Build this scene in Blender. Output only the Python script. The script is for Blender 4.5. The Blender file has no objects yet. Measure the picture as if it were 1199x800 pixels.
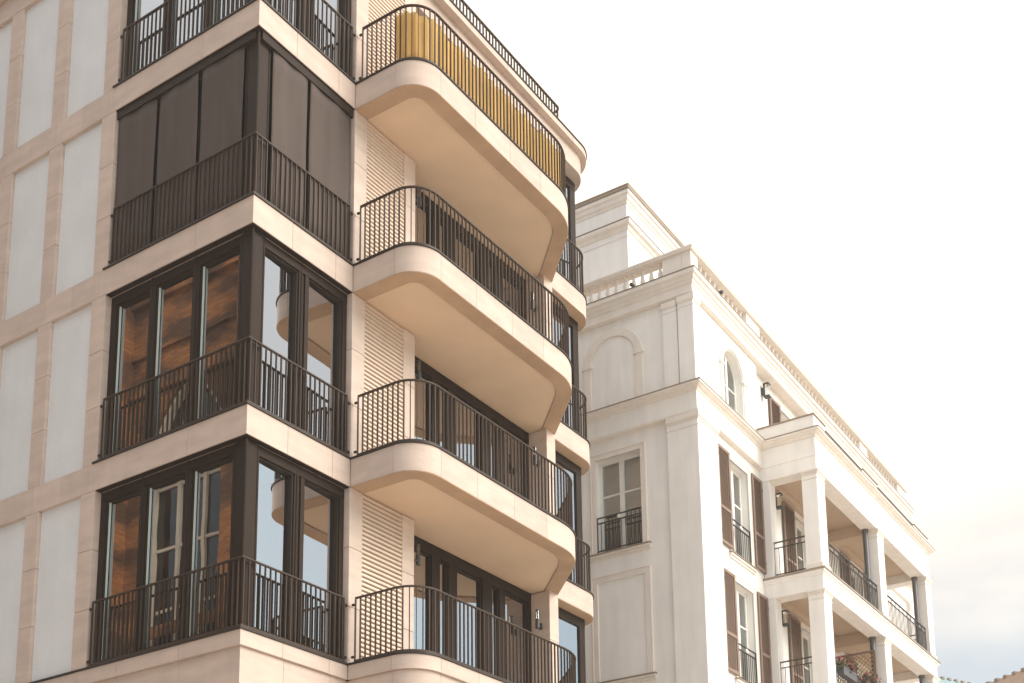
import bpy, math, random
from mathutils import Vector
random.seed(7)
C = bpy.context.scene.collection
PI = math.pi
G = 6.9            # height of the modern building's first visible floor line above the street

# ------------------------------------------------------------------ helpers
class MB:
    """collects shapes, then links them as ONE mesh object"""
    def __init__(s): s.v = []; s.f = []
    def add(s, vs, fs):
        n = len(s.v); s.v += [tuple(p) for p in vs]; s.f += [tuple(i + n for i in f) for f in fs]
    def box(s, x0, x1, y0, y1, z0, z1):
        s.add([(x0,y0,z0),(x1,y0,z0),(x1,y1,z0),(x0,y1,z0),(x0,y0,z1),(x1,y0,z1),(x1,y1,z1),(x0,y1,z1)],
              [(0,3,2,1),(4,5,6,7),(0,1,5,4),(1,2,6,5),(2,3,7,6),(3,0,4,7)])
    def prism(s, poly, z0, z1):
        n = len(poly)
        s.add([(x,y,z0) for x,y in poly] + [(x,y,z1) for x,y in poly],
              [tuple(range(n-1,-1,-1)), tuple(range(n,2*n))] + [(i,(i+1)%n,(i+1)%n+n,i+n) for i in range(n)])
    def sweep(s, path, prof, closed=False):
        """closed profile [(outward offset, z)] carried along a plan path; outward is to the right of travel"""
        P = [Vector((p[0],p[1])) for p in path]; n = len(P); nm = []
        for i in range(n):
            ds = []
            if i > 0 or closed: ds.append((P[i]-P[i-1]).normalized())
            if i < n-1 or closed: ds.append((P[(i+1)%n]-P[i]).normalized())
            ns = [Vector((d.y,-d.x)) for d in ds]
            if len(ns) == 1: nm.append(ns[0])
            else: nm.append((ns[0]+ns[1])/max(0.2,1+ns[0].dot(ns[1])))
        m = len(prof); vs = []
        for p, q in zip(P, nm):
            for o, z in prof: vs.append((p.x+q.x*o, p.y+q.y*o, z))
        fs = []
        for i in range(n if closed else n-1):
            j = (i+1) % n
            for k in range(m):
                l = (k+1) % m
                fs.append((i*m+k, j*m+k, j*m+l, i*m+l))
        if not closed: fs += [tuple(range(m-1,-1,-1)), tuple(range((n-1)*m, n*m))]
        s.add(vs, fs)
    def ribbon(s, path, th, z0, z1, out=0.0):
        s.sweep(path, [(out,z0),(out,z1),(-th,z1),(-th,z0)])
    def blocks(s, path, cuts, th, z0, z1, gap=0.0045):
        """a stone course laid as single blocks with open joints"""
        L = plen(path); c = [0.0]+sorted(x for x in cuts if 0.02 < x < L-0.02)+[L]
        for a, b in zip(c, c[1:]):
            s.ribbon(sub(path, a+(gap/2 if a > 0 else 0), b-(gap/2 if b < L else 0)), th, z0, z1)
    def bars(s, path, step, w, d, z0, z1, start=None):
        L = plen(path); n = max(1, round(L/step))
        for i in range(n+1):
            p, t = at(path, min(L-1e-4, max(1e-4, L*i/n)))
            nx = Vector((t.y,-t.x)); q = []
            for a, b in ((-1,-1),(1,-1),(1,1),(-1,1)):
                c = p+t*(a*w/2)+nx*(b*d/2); q.append((c.x,c.y))
            ar = sum(q[k][0]*q[(k+1)%4][1]-q[(k+1)%4][0]*q[k][1] for k in range(4))
            s.prism(q if ar > 0 else q[::-1], z0, z1)
    def rail(s, path, w, z0, z1): s.sweep(path, [(w/2,z0),(w/2,z1),(-w/2,z1),(-w/2,z0)])
    def tube(s, p0, p1, r, n=12, r1=None):
        p0 = Vector(p0); p1 = Vector(p1); r1 = r if r1 is None else r1
        d = (p1-p0).normalized(); a = d.orthogonal().normalized(); b = d.cross(a)
        vs = [p+a*(math.cos(2*PI*i/n)*q)+b*(math.sin(2*PI*i/n)*q) for p,q in ((p0,r),(p1,r1)) for i in range(n)]
        s.add(vs, [(i,(i+1)%n,(i+1)%n+n,i+n) for i in range(n)]+[tuple(range(n-1,-1,-1)),tuple(range(n,2*n))])
    def lathe(s, cx, cy, prof, n=10):
        vs = [(cx+r*math.cos(2*PI*i/n), cy+r*math.sin(2*PI*i/n), z) for r,z in prof for i in range(n)]
        fs = [(k*n+i,k*n+(i+1)%n,(k+1)*n+(i+1)%n,(k+1)*n+i) for k in range(len(prof)-1) for i in range(n)]
        fs += [tuple(range(n-1,-1,-1)), tuple(range((len(prof)-1)*n, len(prof)*n))]
        s.add(vs, fs)
    def wallface(s, outer, inner, tf, d0, d1):
        """ring between two outlines of equal length (u,z); tf(u,z,depth) -> xyz; d0 front, d1 back"""
        n = len(outer); vs = []
        for d in (d0, d1):
            vs += [tf(u,z,d) for u,z in outer]+[tf(u,z,d) for u,z in inner]
        fs = []
        for i in range(n-1):
            j = i+1
            fs += [(i,j,n+j,n+i),(2*n+i,3*n+i,3*n+j,2*n+j),(i,2*n+i,2*n+j,j),(n+i,n+j,3*n+j,3*n+i)]
        fs += [(0,n,3*n,2*n),(n-1,3*n-1,4*n-1,2*n-1)]
        s.add(vs, fs)
    def plate(s, outline, tf, d0, d1):
        n = len(outline)
        s.add([tf(u,z,d0) for u,z in outline]+[tf(u,z,d1) for u,z in outline],
              [tuple(range(n)), tuple(range(2*n-1,n-1,-1))]+[(i,i+n,(i+1)%n+n,(i+1)%n) for i in range(n)])
    def build(s, name, mat, parent=None, label=None, bevel=0, smooth=False, z=0.0):
        me = bpy.data.meshes.new(name)
        me.from_pydata([(a,b,c+z) for a,b,c in s.v], [], s.f); me.update()
        import bmesh
        bm = bmesh.new(); bm.from_mesh(me); bmesh.ops.recalc_face_normals(bm, faces=bm.faces[:]); bm.to_mesh(me); bm.free()
        me.materials.append(mat)
        o = bpy.data.objects.new(name, me); C.objects.link(o)
        if parent: o.parent = parent
        if label: o['label'] = label
        if smooth:
            for p in me.polygons: p.use_smooth = True
            try: me.set_sharp_from_angle(angle=math.radians(32))
            except Exception: pass
        if bevel:
            m = o.modifiers.new('bevel','BEVEL'); m.width = bevel; m.segments = 2; m.limit_method = 'ANGLE'; m.angle_limit = math.radians(40); m.harden_normals = smooth
        return o

def plen(p): return sum(math.dist(a,b) for a,b in zip(p,p[1:]))
def at(path, s):
    for a, b in zip(path, path[1:]):
        l = math.dist(a,b)
        if s <= l and l > 0:
            t = s/l; return Vector((a[0]+(b[0]-a[0])*t, a[1]+(b[1]-a[1])*t)), Vector((b[0]-a[0],b[1]-a[1])).normalized()
        s -= l
    a, b = path[-2:]; return Vector(b), Vector((b[0]-a[0],b[1]-a[1])).normalized()
def sub(path, s0, s1):
    out = [tuple(at(path,s0)[0])]; acc = 0
    for a, b in zip(path, path[1:]):
        acc += math.dist(a,b)
        if s0+1e-5 < acc < s1-1e-5: out.append(tuple(b))
    out.append(tuple(at(path,s1)[0])); return out
def fillet(pts, n=12):
    """[(x,y,radius)] -> polyline with rounded corners"""
    out = []
    for i, (x,y,r) in enumerate(pts):
        if r == 0 or i in (0,len(pts)-1): out.append((x,y)); continue
        p = Vector((x,y)); a = (Vector(pts[i-1][:2])-p).normalized(); b = (Vector(pts[i+1][:2])-p).normalized()
        ang = math.acos(max(-1,min(1,a.dot(b)))); t = r/math.tan(ang/2)
        c = p+(a+b).normalized()*(r/math.sin(ang/2)); s = p+a*t; e = p+b*t
        a0 = math.atan2(s.y-c.y,s.x-c.x); a1 = math.atan2(e.y-c.y,e.x-c.x); d = (a1-a0+PI)%(2*PI)-PI
        out += [(c.x+r*math.cos(a0+d*k/n), c.y+r*math.sin(a0+d*k/n)) for k in range(n+1)]
    return out
def offset(path, o):
    m = MB(); m.sweep(path, [(o,0)]); return [(v[0],v[1]) for v in m.v]
def empty(name, label, cat, loc=(0,0,0), rz=0, group=None):
    o = bpy.data.objects.new(name, None); C.objects.link(o); o.location = loc; o.rotation_euler = (0,0,rz)
    o['label'] = label; o['category'] = cat
    if group: o['group'] = group
    return o
def copy_tree(o, parent=None):
    c = o.copy(); C.objects.link(c)
    if parent: c.parent = parent
    for ch in o.children: copy_tree(ch, c)
    return c

# ------------------------------------------------------------------ materials
def nd(nt, t, **k):
    n = nt.nodes.new(t)
    for a, b in k.items(): setattr(n, a, b)
    return n
def mat(name, col, rough=0.8, var=0.12, scale=6.0, stretch=(1,1,1), fine=60.0, bump=0.15, metal=0.0, stain=0.0, spec=0.5, fvar=0.05):
    m = bpy.data.materials.new(name); m.use_nodes = True; nt = m.node_tree; b = nt.nodes['Principled BSDF']; L = nt.links.new
    b.inputs['Roughness'].default_value = rough; b.inputs['Metallic'].default_value = metal
    b.inputs['Specular IOR Level'].default_value = spec
    tc = nd(nt,'ShaderNodeTexCoord'); mp = nd(nt,'ShaderNodeMapping'); mp.inputs['Scale'].default_value = stretch
    L(tc.outputs['Object'], mp.inputs['Vector'])
    n1 = nd(nt,'ShaderNodeTexNoise'); n1.inputs['Scale'].default_value = scale; n1.inputs['Detail'].default_value = 6
    L(mp.outputs[0], n1.inputs['Vector'])
    n2 = nd(nt,'ShaderNodeTexNoise'); n2.inputs['Scale'].default_value = fine; n2.inputs['Detail'].default_value = 3
    L(mp.outputs[0], n2.inputs['Vector'])
    def rng(src, lo, hi):
        r = nd(nt,'ShaderNodeMapRange'); r.inputs['From Min'].default_value = .25; r.inputs['From Max'].default_value = .75
        r.inputs['To Min'].default_value = lo; r.inputs['To Max'].default_value = hi; L(src, r.inputs['Value']); return r.outputs[0]
    mu = nd(nt,'ShaderNodeMath',operation='MULTIPLY'); L(rng(n1.outputs['Fac'],1-var,1+var),mu.inputs[0]); L(rng(n2.outputs['Fac'],1-fvar,1+fvar),mu.inputs[1])
    # every block or part gets its own slight tone
    g = nd(nt,'ShaderNodeNewGeometry'); mu2 = nd(nt,'ShaderNodeMath',operation='MULTIPLY'); L(mu.outputs[0],mu2.inputs[0])
    rr = nd(nt,'ShaderNodeMapRange'); rr.inputs['To Min'].default_value = 1-var*.55; rr.inputs['To Max'].default_value = 1+var*.4
    L(g.outputs['Random Per Island'], rr.inputs['Value']); L(rr.outputs[0], mu2.inputs[1])
    out = mu2.outputs[0]
    if stain:
        n3 = nd(nt,'ShaderNodeTexNoise'); mp3 = nd(nt,'ShaderNodeMapping'); mp3.inputs['Scale'].default_value = (3,3,.35)
        L(tc.outputs['Object'],mp3.inputs['Vector']); L(mp3.outputs[0],n3.inputs['Vector']); n3.inputs['Scale'].default_value = 1.6; n3.inputs['Detail'].default_value = 5
        mu3 = nd(nt,'ShaderNodeMath',operation='MULTIPLY'); L(out,mu3.inputs[0]); L(rng(n3.outputs['Fac'],1-stain,1+stain*.3),mu3.inputs[1]); out = mu3.outputs[0]
    vm = nd(nt,'ShaderNodeVectorMath',operation='SCALE'); vm.inputs[0].default_value = col; L(out, vm.inputs['Scale']); L(vm.outputs[0], b.inputs['Base Color'])
    if bump:
        bp = nd(nt,'ShaderNodeBump'); bp.inputs['Strength'].default_value = bump; bp.inputs['Distance'].default_value = .01
        L(n2.outputs['Fac'], bp.inputs['Height']); L(bp.outputs[0], b.inputs['Normal'])
    return m
def glass(name, tint=(.75,.8,.8), refl=.5, wav=.02, rtint=(1,1,1)):
    m = bpy.data.materials.new(name); m.use_nodes = True; nt = m.node_tree; nt.nodes.clear(); L = nt.links.new
    o = nd(nt,'ShaderNodeOutputMaterial'); mx = nd(nt,'ShaderNodeMixShader'); t = nd(nt,'ShaderNodeBsdfTransparent'); gl = nd(nt,'ShaderNodeBsdfGlossy')
    t.inputs['Color'].default_value = (*tint,1); gl.inputs['Color'].default_value = (*rtint,1); gl.inputs['Roughness'].default_value = 0.0
    fr = nd(nt,'ShaderNodeFresnel'); fr.inputs['IOR'].default_value = 1.5
    ma = nd(nt,'ShaderNodeMath',operation='MULTIPLY_ADD'); ma.inputs[1].default_value = 1-refl; ma.inputs[2].default_value = refl; ma.use_clamp = True
    L(fr.outputs[0],ma.inputs[0]); L(ma.outputs[0],mx.inputs[0]); L(t.outputs[0],mx.inputs[1]); L(gl.outputs[0],mx.inputs[2]); L(mx.outputs[0],o.inputs['Surface'])
    tc = nd(nt,'ShaderNodeTexCoord'); n = nd(nt,'ShaderNodeTexNoise'); n.inputs['Scale'].default_value = 1.1; n.inputs['Detail'].default_value = 1
    bp = nd(nt,'ShaderNodeBump'); bp.inputs['Strength'].default_value = wav; bp.inputs['Distance'].default_value = .2
    L(tc.outputs['Object'],n.inputs['Vector']); L(n.outputs['Fac'],bp.inputs['Height']); L(bp.outputs[0],gl.inputs['Normal'])
    return m
def cloth(name, col, trans=.35):
    m = mat(name, col, .9, .14, 5, (1,1,.15), 90, .3)
    nt = m.node_tree; L = nt.links.new; b = nt.nodes['Principled BSDF']; o = [n for n in nt.nodes if n.type == 'OUTPUT_MATERIAL'][0]
    t = nd(nt,'ShaderNodeBsdfTranslucent'); mx = nd(nt,'ShaderNodeMixShader'); mx.inputs[0].default_value = trans
    src = b.inputs['Base Color'].links[0].from_socket; L(src,t.inputs['Color'])
    L(b.outputs[0],mx.inputs[1]); L(t.outputs[0],mx.inputs[2]); L(mx.outputs[0],o.inputs['Surface']); return m

STONE  = mat('sandstone', (.56,.45,.385), .85, .11, 1.6, (1,1,4), 45, .12, stain=.06)
STONESH = mat('shaded_sandstone', (.48,.325,.21), .85, .12, 1.6, (1,1,1), 45, .12, stain=.06)  # the band's sandstone with the shade of its underside in the colour
STUCCO = mat('grey_stucco', (.68,.69,.70), .95, .05, 1.3, (1,1,1), 48, .5, fvar=.10, stain=.03)
PLAST  = mat('soffit_plaster', (.70,.525,.37), .95, .07, 1.2, (1,1,1), 70, .25)
BRONZE = mat('bronze_metal', (.026,.016,.011), .55, .15, 4, (1,1,.3), 40, .03, metal=0, spec=.12)
RAILM = mat('railing_metal', (.062,.041,.029), .5, .15, 4, (1,1,.3), 40, .03, spec=.2)
PALEREF = mat('pale_reflection', (.52,.58,.54), .5, .05)  # pale reflection in the window glass, given as a plain colour
CAPMET = mat('dark_cap_metal', (.032,.023,.018), .5, .15, 4, (1,1,1), 40, .03, spec=.3)
BLIND  = cloth('blind_fabric', (.082,.060,.051), .06)
LOUV   = mat('louvre_paint', (.66,.52,.42), .65, .05, 3, (1,1,1), 40, .03)
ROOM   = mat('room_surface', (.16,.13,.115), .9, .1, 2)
CURT   = cloth('pale_curtain', (.75,.82,.78), .5)
GOLD   = cloth('golden_fabric', (.86,.65,.29), .55)
GLASS  = glass('window_glass', (.70,.76,.75), .50, .004, (.98,.98,1.0))
GLASSB = glass('old_window_glass', (.60,.72,.68), .30, .05)
WHITE  = mat('cream_stucco', (.88,.845,.805), .9, .045, 1.5, (1,1,1), 60, .18, stain=.09)
TRIM   = mat('cream_trim', (.82,.755,.69), .85, .05, 2, (1,1,1), 60, .1, stain=.08)
WHITEP = mat('white_paint', (.80,.78,.74), .5, .03, 3, (1,1,1), 60, .02)
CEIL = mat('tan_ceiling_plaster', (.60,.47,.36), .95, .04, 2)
SHUT   = mat('brown_shutter', (.235,.160,.122), .6, .10, 5, (1,1,1), 50, .05)
IRON   = mat('wrought_iron', (.050,.040,.035), .5, .15, 6, (1,1,1), 50, .03, metal=.2)
PIPE   = mat('zinc_pipe', (.14,.135,.14), .45, .12, 4, (1,1,.3), 40, .03, metal=.5)
LEAD   = mat('lead_flashing', (.34,.27,.21), .55, .12, 3, (1,1,1), 40, .03, metal=.3)
OPAL   = glass('lamp_glass', (.9,.9,.88), .12, .0)
LAMPB  = mat('lamp_metal', (.05,.05,.052), .5, .1)
LEAF   = mat('leaf', (.06,.10,.035), .6, .3, 20)
PETAL  = mat('petal', (.42,.045,.085), .6, .35, 20)
BOXM   = mat('planter_plastic', (.10,.10,.11), .6, .1)
WOOD   = mat('lattice_wood', (.40,.28,.17), .7, .15, 6)
TEAL   = mat('green_copper_roof', (.20,.30,.31), .6, .15, 2)
TILE   = mat('brown_roof_tile', (.34,.22,.15), .8, .2, 3)
HOUSEW = mat('house_plaster', (.62,.57,.50), .9, .06, 2)
GROUND = mat('pale_paving', (.53,.46,.39), .9, .10, .4, (1,1,1), 3, .05)
CHSTONE= mat('church_stone', (.50,.42,.32), .9, .1, 3)
DARKGL = glass('dark_church_glass', (.08,.09,.09), .03, .02)
def brick():
    m = bpy.data.materials.new('red_brick'); m.use_nodes = True; nt = m.node_tree; b = nt.nodes['Principled BSDF']; L = nt.links.new
    tc = nd(nt,'ShaderNodeTexCoord'); sp = nd(nt,'ShaderNodeSeparateXYZ'); cb = nd(nt,'ShaderNodeCombineXYZ'); ad = nd(nt,'ShaderNodeMath',operation='ADD')
    L(tc.outputs['Object'],sp.inputs[0]); L(sp.outputs[0],ad.inputs[0]); L(sp.outputs[1],ad.inputs[1]); L(ad.outputs[0],cb.inputs[0]); L(sp.outputs[2],cb.inputs[1])
    t = nd(nt,'ShaderNodeTexBrick'); L(cb.outputs[0],t.inputs['Vector'])
    t.inputs['Color1'].default_value = (.42,.19,.05,1); t.inputs['Color2'].default_value = (.24,.095,.026,1); t.inputs['Mortar'].default_value = (.2,.13,.08,1)
    t.inputs['Scale'].default_value = 1.0; t.inputs['Brick Width'].default_value = .27; t.inputs['Row Height'].default_value = .085; t.inputs['Mortar Size'].default_value = .010
    n = nd(nt,'ShaderNodeTexNoise'); n.inputs['Scale'].default_value = .8; n.inputs['Detail'].default_value = 7; mpb = nd(nt,'ShaderNodeMapping'); mpb.inputs['Scale'].default_value = (1,.6,1.5); L(tc.outputs['Object'],mpb.inputs['Vector']); L(mpb.outputs[0],n.inputs['Vector'])
    mx = nd(nt,'ShaderNodeMix',data_type='RGBA',blend_type='MULTIPLY'); mx.inputs[0].default_value = .95
    L(t.outputs['Color'],mx.inputs[6]); cr = nd(nt,'ShaderNodeValToRGB'); cr.color_ramp.elements[0].position = .42; cr.color_ramp.elements[0].color = (.22,.18,.16,1); cr.color_ramp.elements[1].position = .60; cr.color_ramp.elements[1].color = (.9,.72,.55,1)
    L(n.outputs['Fac'],cr.inputs[0]); L(cr.outputs[0],mx.inputs[7]); L(mx.outputs[2],b.inputs['Base Color']); b.inputs['Roughness'].default_value = .9
    return m
BRICK = brick()

# ================================================================== MODERN BUILDING
h, T = 3.3, .445
A = empty('apartment_building', 'modern sandstone apartment block with dark corner windows and rounded balconies', 'building')
def put(mb, name, m, parent=None, **k): return mb.build(name, m, parent or A, z=G, **k)
YL = 12.0                                       # far end of the left facade
BX = 9.76
BAY = [(8.0,.10,0),(BX,.10,.6),(BX,6.0,0)]
BALC = [(2.112,0,0),(2.112,-1.35,.5),(6.56,-1.35,1.25),(8.0,.10,0)]
full = fillet([(0,YL,0),(0,0,0)]+BALC[:-1]+BAY)
balc = fillet(BALC); bay = fillet(BAY)
# joint positions along the whole course
def joints():
    c = [YL-y for y in (1.22,2.55,3.43,4.1,4.79,5.47,6.14,6.82,7.49,8.2,8.9,9.6,10.3,11)]
    o = YL; c += [o+.79, o+1.72]; o += 2.112; c += [o, o+.85]
    L0 = plen(fillet([(2.112,0,0),(2.112,-1.35,.5),(3.0,-1.35,0)]))-(3.0-2.612)
    c += [o+L0+.03, o+L0+.95, o+L0+1.95, o+L0+2.9, o+L0+4.05]
    Lb = plen(balc); c += [o+Lb-.75, o+Lb]; c += [o+Lb+1.25, o+Lb+1.72, o+Lb+2.6]
    return c
JT = joints()
for k in range(0,4):
    m = MB(); z0 = k*h if k else .225
    m.blocks(full, JT, .30, z0, k*h+T)
    b = put(m, 'floor_band', STONE, bevel=.006, smooth=True)
    m = MB(); m.ribbon(full, .27, z0+.03, k*h+T-.02, out=-.02); put(m, 'joint_backing', STONE, b)
    cp = sub(full, YL-3.34 if k else 0, plen(full)); m = MB(); m.ribbon(cp, .30, k*h+T+.002, k*h+T+.028, out=.022)
    put(m, 'metal_cap', CAPMET, b, smooth=True)
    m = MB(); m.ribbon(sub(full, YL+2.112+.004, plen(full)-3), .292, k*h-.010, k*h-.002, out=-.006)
    if k: put(m, 'soffit_border_shade', STONESH, b)  # thin darker sheet added as the shade under the stone ring
    # underside strip of bronze at the window head
    m = MB(); m.ribbon([(0,3.25),(0,0),(2.11,0)], .10, k*h-.012, k*h-.002, out=-.012)
    if k: put(m, 'drip_strip', BRONZE, b)
# base course under the lowest band
base = offset(full, -.05)
m = MB(); m.blocks(base, [c-.03 for c in JT], .30, -.30, .222); put(m, 'base_course', STONE, bevel=.006, smooth=True)
# top fascia and cornice
topf = fillet([(0,YL,0),(0,0,0),(2.8,0,0),(2.8,.10,0),(9.68,.10,.6),(9.68,6,0)])
JT4 = [YL-y for y in (1.22,2.55,3.9,5.3,6.7,8.1,9.5)]+[YL+x for x in (.8,1.7,3.9,5.0,6.2,7.4,8.6,9.75,10.2)]
m = MB(); m.blocks(topf, JT4, .35, 4*h, 4*h+.44); put(m, 'roof_fascia', STONE, bevel=.006, smooth=True)
topc = fillet([(0,YL,0),(0,0,0),(9.68,.10,.6),(9.68,6,0)])
cornice = MB(); cp = offset(topc, .12)
cornice.blocks(cp, [c+.4 for c in JT4], .55, 4*h+.443, 4*h+.575); c4 = put(cornice, 'roof_cornice', STONE, bevel=.006, smooth=True)
m = MB(); m.ribbon(cp, .40, 4*h+.578, 4*h+.60, out=.02); put(m, 'metal_cap', CAPMET, c4)
m = MB(); m.prism([(.2,YL-.1),(.2,.3),(9.5,.4),(9.5,YL-.1)], 4*h+.30, 4*h+.42); put(m, 'roof_slab', ROOM)
# terrace railing on the roof edge
tr = fillet([(-.04,9,0),(-.04,-.035,.1),(8.40,.05,.12),(8.40,4.5,0)],6)
m = MB(); m.rail(tr, .045, 4*h+.985, 4*h+1.01); r = put(m, 'terrace_railing', RAILM)
m = MB(); m.bars(tr, .105, .016, .03, 4*h+.62, 4*h+.985); put(m, 'bars', RAILM, r)
m = MB(); m.rail(tr, .045, 4*h+.605, 4*h+.63); put(m, 'bottom_rail', RAILM, r)
# left facade: pilasters and stucco panels between the bands
ed = [3.258,3.597,4.619,4.955,5.972,6.308,7.325,7.661,8.678,9.014,10.03,10.366,11.38,YL]
for k in range(0,4):
    zb = k*h+T+.004; zt = (k+1)*h-.004; s3 = (zt-zb)/3
    for i in range(0,len(ed)-1):
        if i % 2 == 0:
            m = MB()
            for q in range(3):
                m.box(.002,.32,ed[i]+.002,ed[i+1]-.002, zb+q*s3+(.0035 if q else 0), zb+(q+1)*s3-(.0035 if q<2 else 0))
            m.box(.03,.30,ed[i]+.02,ed[i+1]-.02,zb+.02,zt-.02)
            put(m, 'pilaster', STONE, bevel=.005)
        else:
            m = MB(); m.box(.062,.30,ed[i],ed[i+1],zb-.003,zt+.003); put(m, 'stucco_panel', STUCCO)
# piers beside the balconies and the louvre panels
def pier(x0,x1,y0,y1,k):
    m = MB(); zb = k*h+T+.003; zt = (k+1)*h-.004; js = [zb, k*h+1.38, k*h+2.33, zt]
    for a,b in zip(js,js[1:]): m.box(x0,x1,y0,y1,a+(.0035 if a>zb else 0),b-(.0035 if b<zt else 0))
    m.box(x0+.02,x1-.02,y0+.02,y1-.02,zb+.02,zt-.02)
    return put(m, 'stone_pier', STONE, bevel=.006)
for k in range(0,4):
    zb = k*h+T; zt = (k+1)*h
    pier(2.112,2.405,.004,.5,k); pier(3.345,3.64,.004,.5,k); pier(7.60,7.90,.004,.62,k)
    m = MB(); n = 38; p = (zt-zb)/n
    for i in range(n):
        z = zb+i*p+.006
        m.add([(2.405,.035,z),(3.345,.035,z),(3.345,.008,z+p*.14),(2.405,.008,z+p*.14),(2.405,.02,z+p*.74),(3.345,.02,z+p*.74),(3.345,.05,z+p*.80),(2.405,.05,z+p*.80)],
              [(0,1,2,3),(3,2,5,4),(4,5,6,7),(7,6,1,0),(0,3,4,7),(1,6,5,2)])
    lv = put(m, 'louvre_panel', LOUV)
    m = MB(); m.box(2.407,3.343,.075,.2,zb,zt-.004); put(m, 'backing', CAPMET, lv)
# balcony slabs with plastered soffits
for k in range(0,4):
    ins = offset(balc, -.304); ins = [q for q in ins if q[1] < .44]
    pts = [(2.416,.42)]+ins[1:-1]+[(7.868,.398),(7.868,.42)]
    m = MB(); m.prism(pts, k*h+.012, k*h+.40); s = put(m, 'balcony_slab', PLAST)
    m = MB(); m.prism([(x,y) for x,y in pts], k*h+.402, k*h+.43); put(m, 'balcony_floor', STONE, s)
# railings
def railing(name, path, k, step=.1, ends=True, extra=None):
    zb = k*h+T+.03; zt = k*h+1.505
    m = MB(); m.rail(path, .042, zt-.024, zt); r = put(m, name, RAILM, bevel=.004)
    m = MB(); m.bars(path, step, .013, .028, zb+.045, zt-.028); put(m, 'bars', RAILM, r)
    m = MB(); m.rail(path, .045, zb, zb+.045); put(m, 'bottom_rail', RAILM, r)
    if ends:
        for q in (0, plen(path)):
            p, t = at(path, q); sg = -1 if q == 0 else 1
            for zz in (zb+.10, zt-.11):
                m = MB(); m.tube((p.x,p.y,zz),(p.x+t.x*sg*.075,p.y+t.y*sg*.075,zz),.011); m.tube((p.x+t.x*sg*.03,p.y+t.y*sg*.03,zz),(p.x+t.x*sg*.06,p.y+t.y*sg*.06,zz),.022)
                put(m, 'fixing', RAILM, r)
    return r
for k in range(0,4):
    railing('window_railing', [(.035,3.20),(.035,.035),(2.05,.035)], k)
    bp = offset(balc, -.045); L = plen(bp); bp = sub(bp, .10, L-.16)
    railing('balcony_railing', bp, k)
    yp = sub(offset(bay, -.05), .12, 5.2); railing('bay_railing', yp, k, ends=False)
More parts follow.
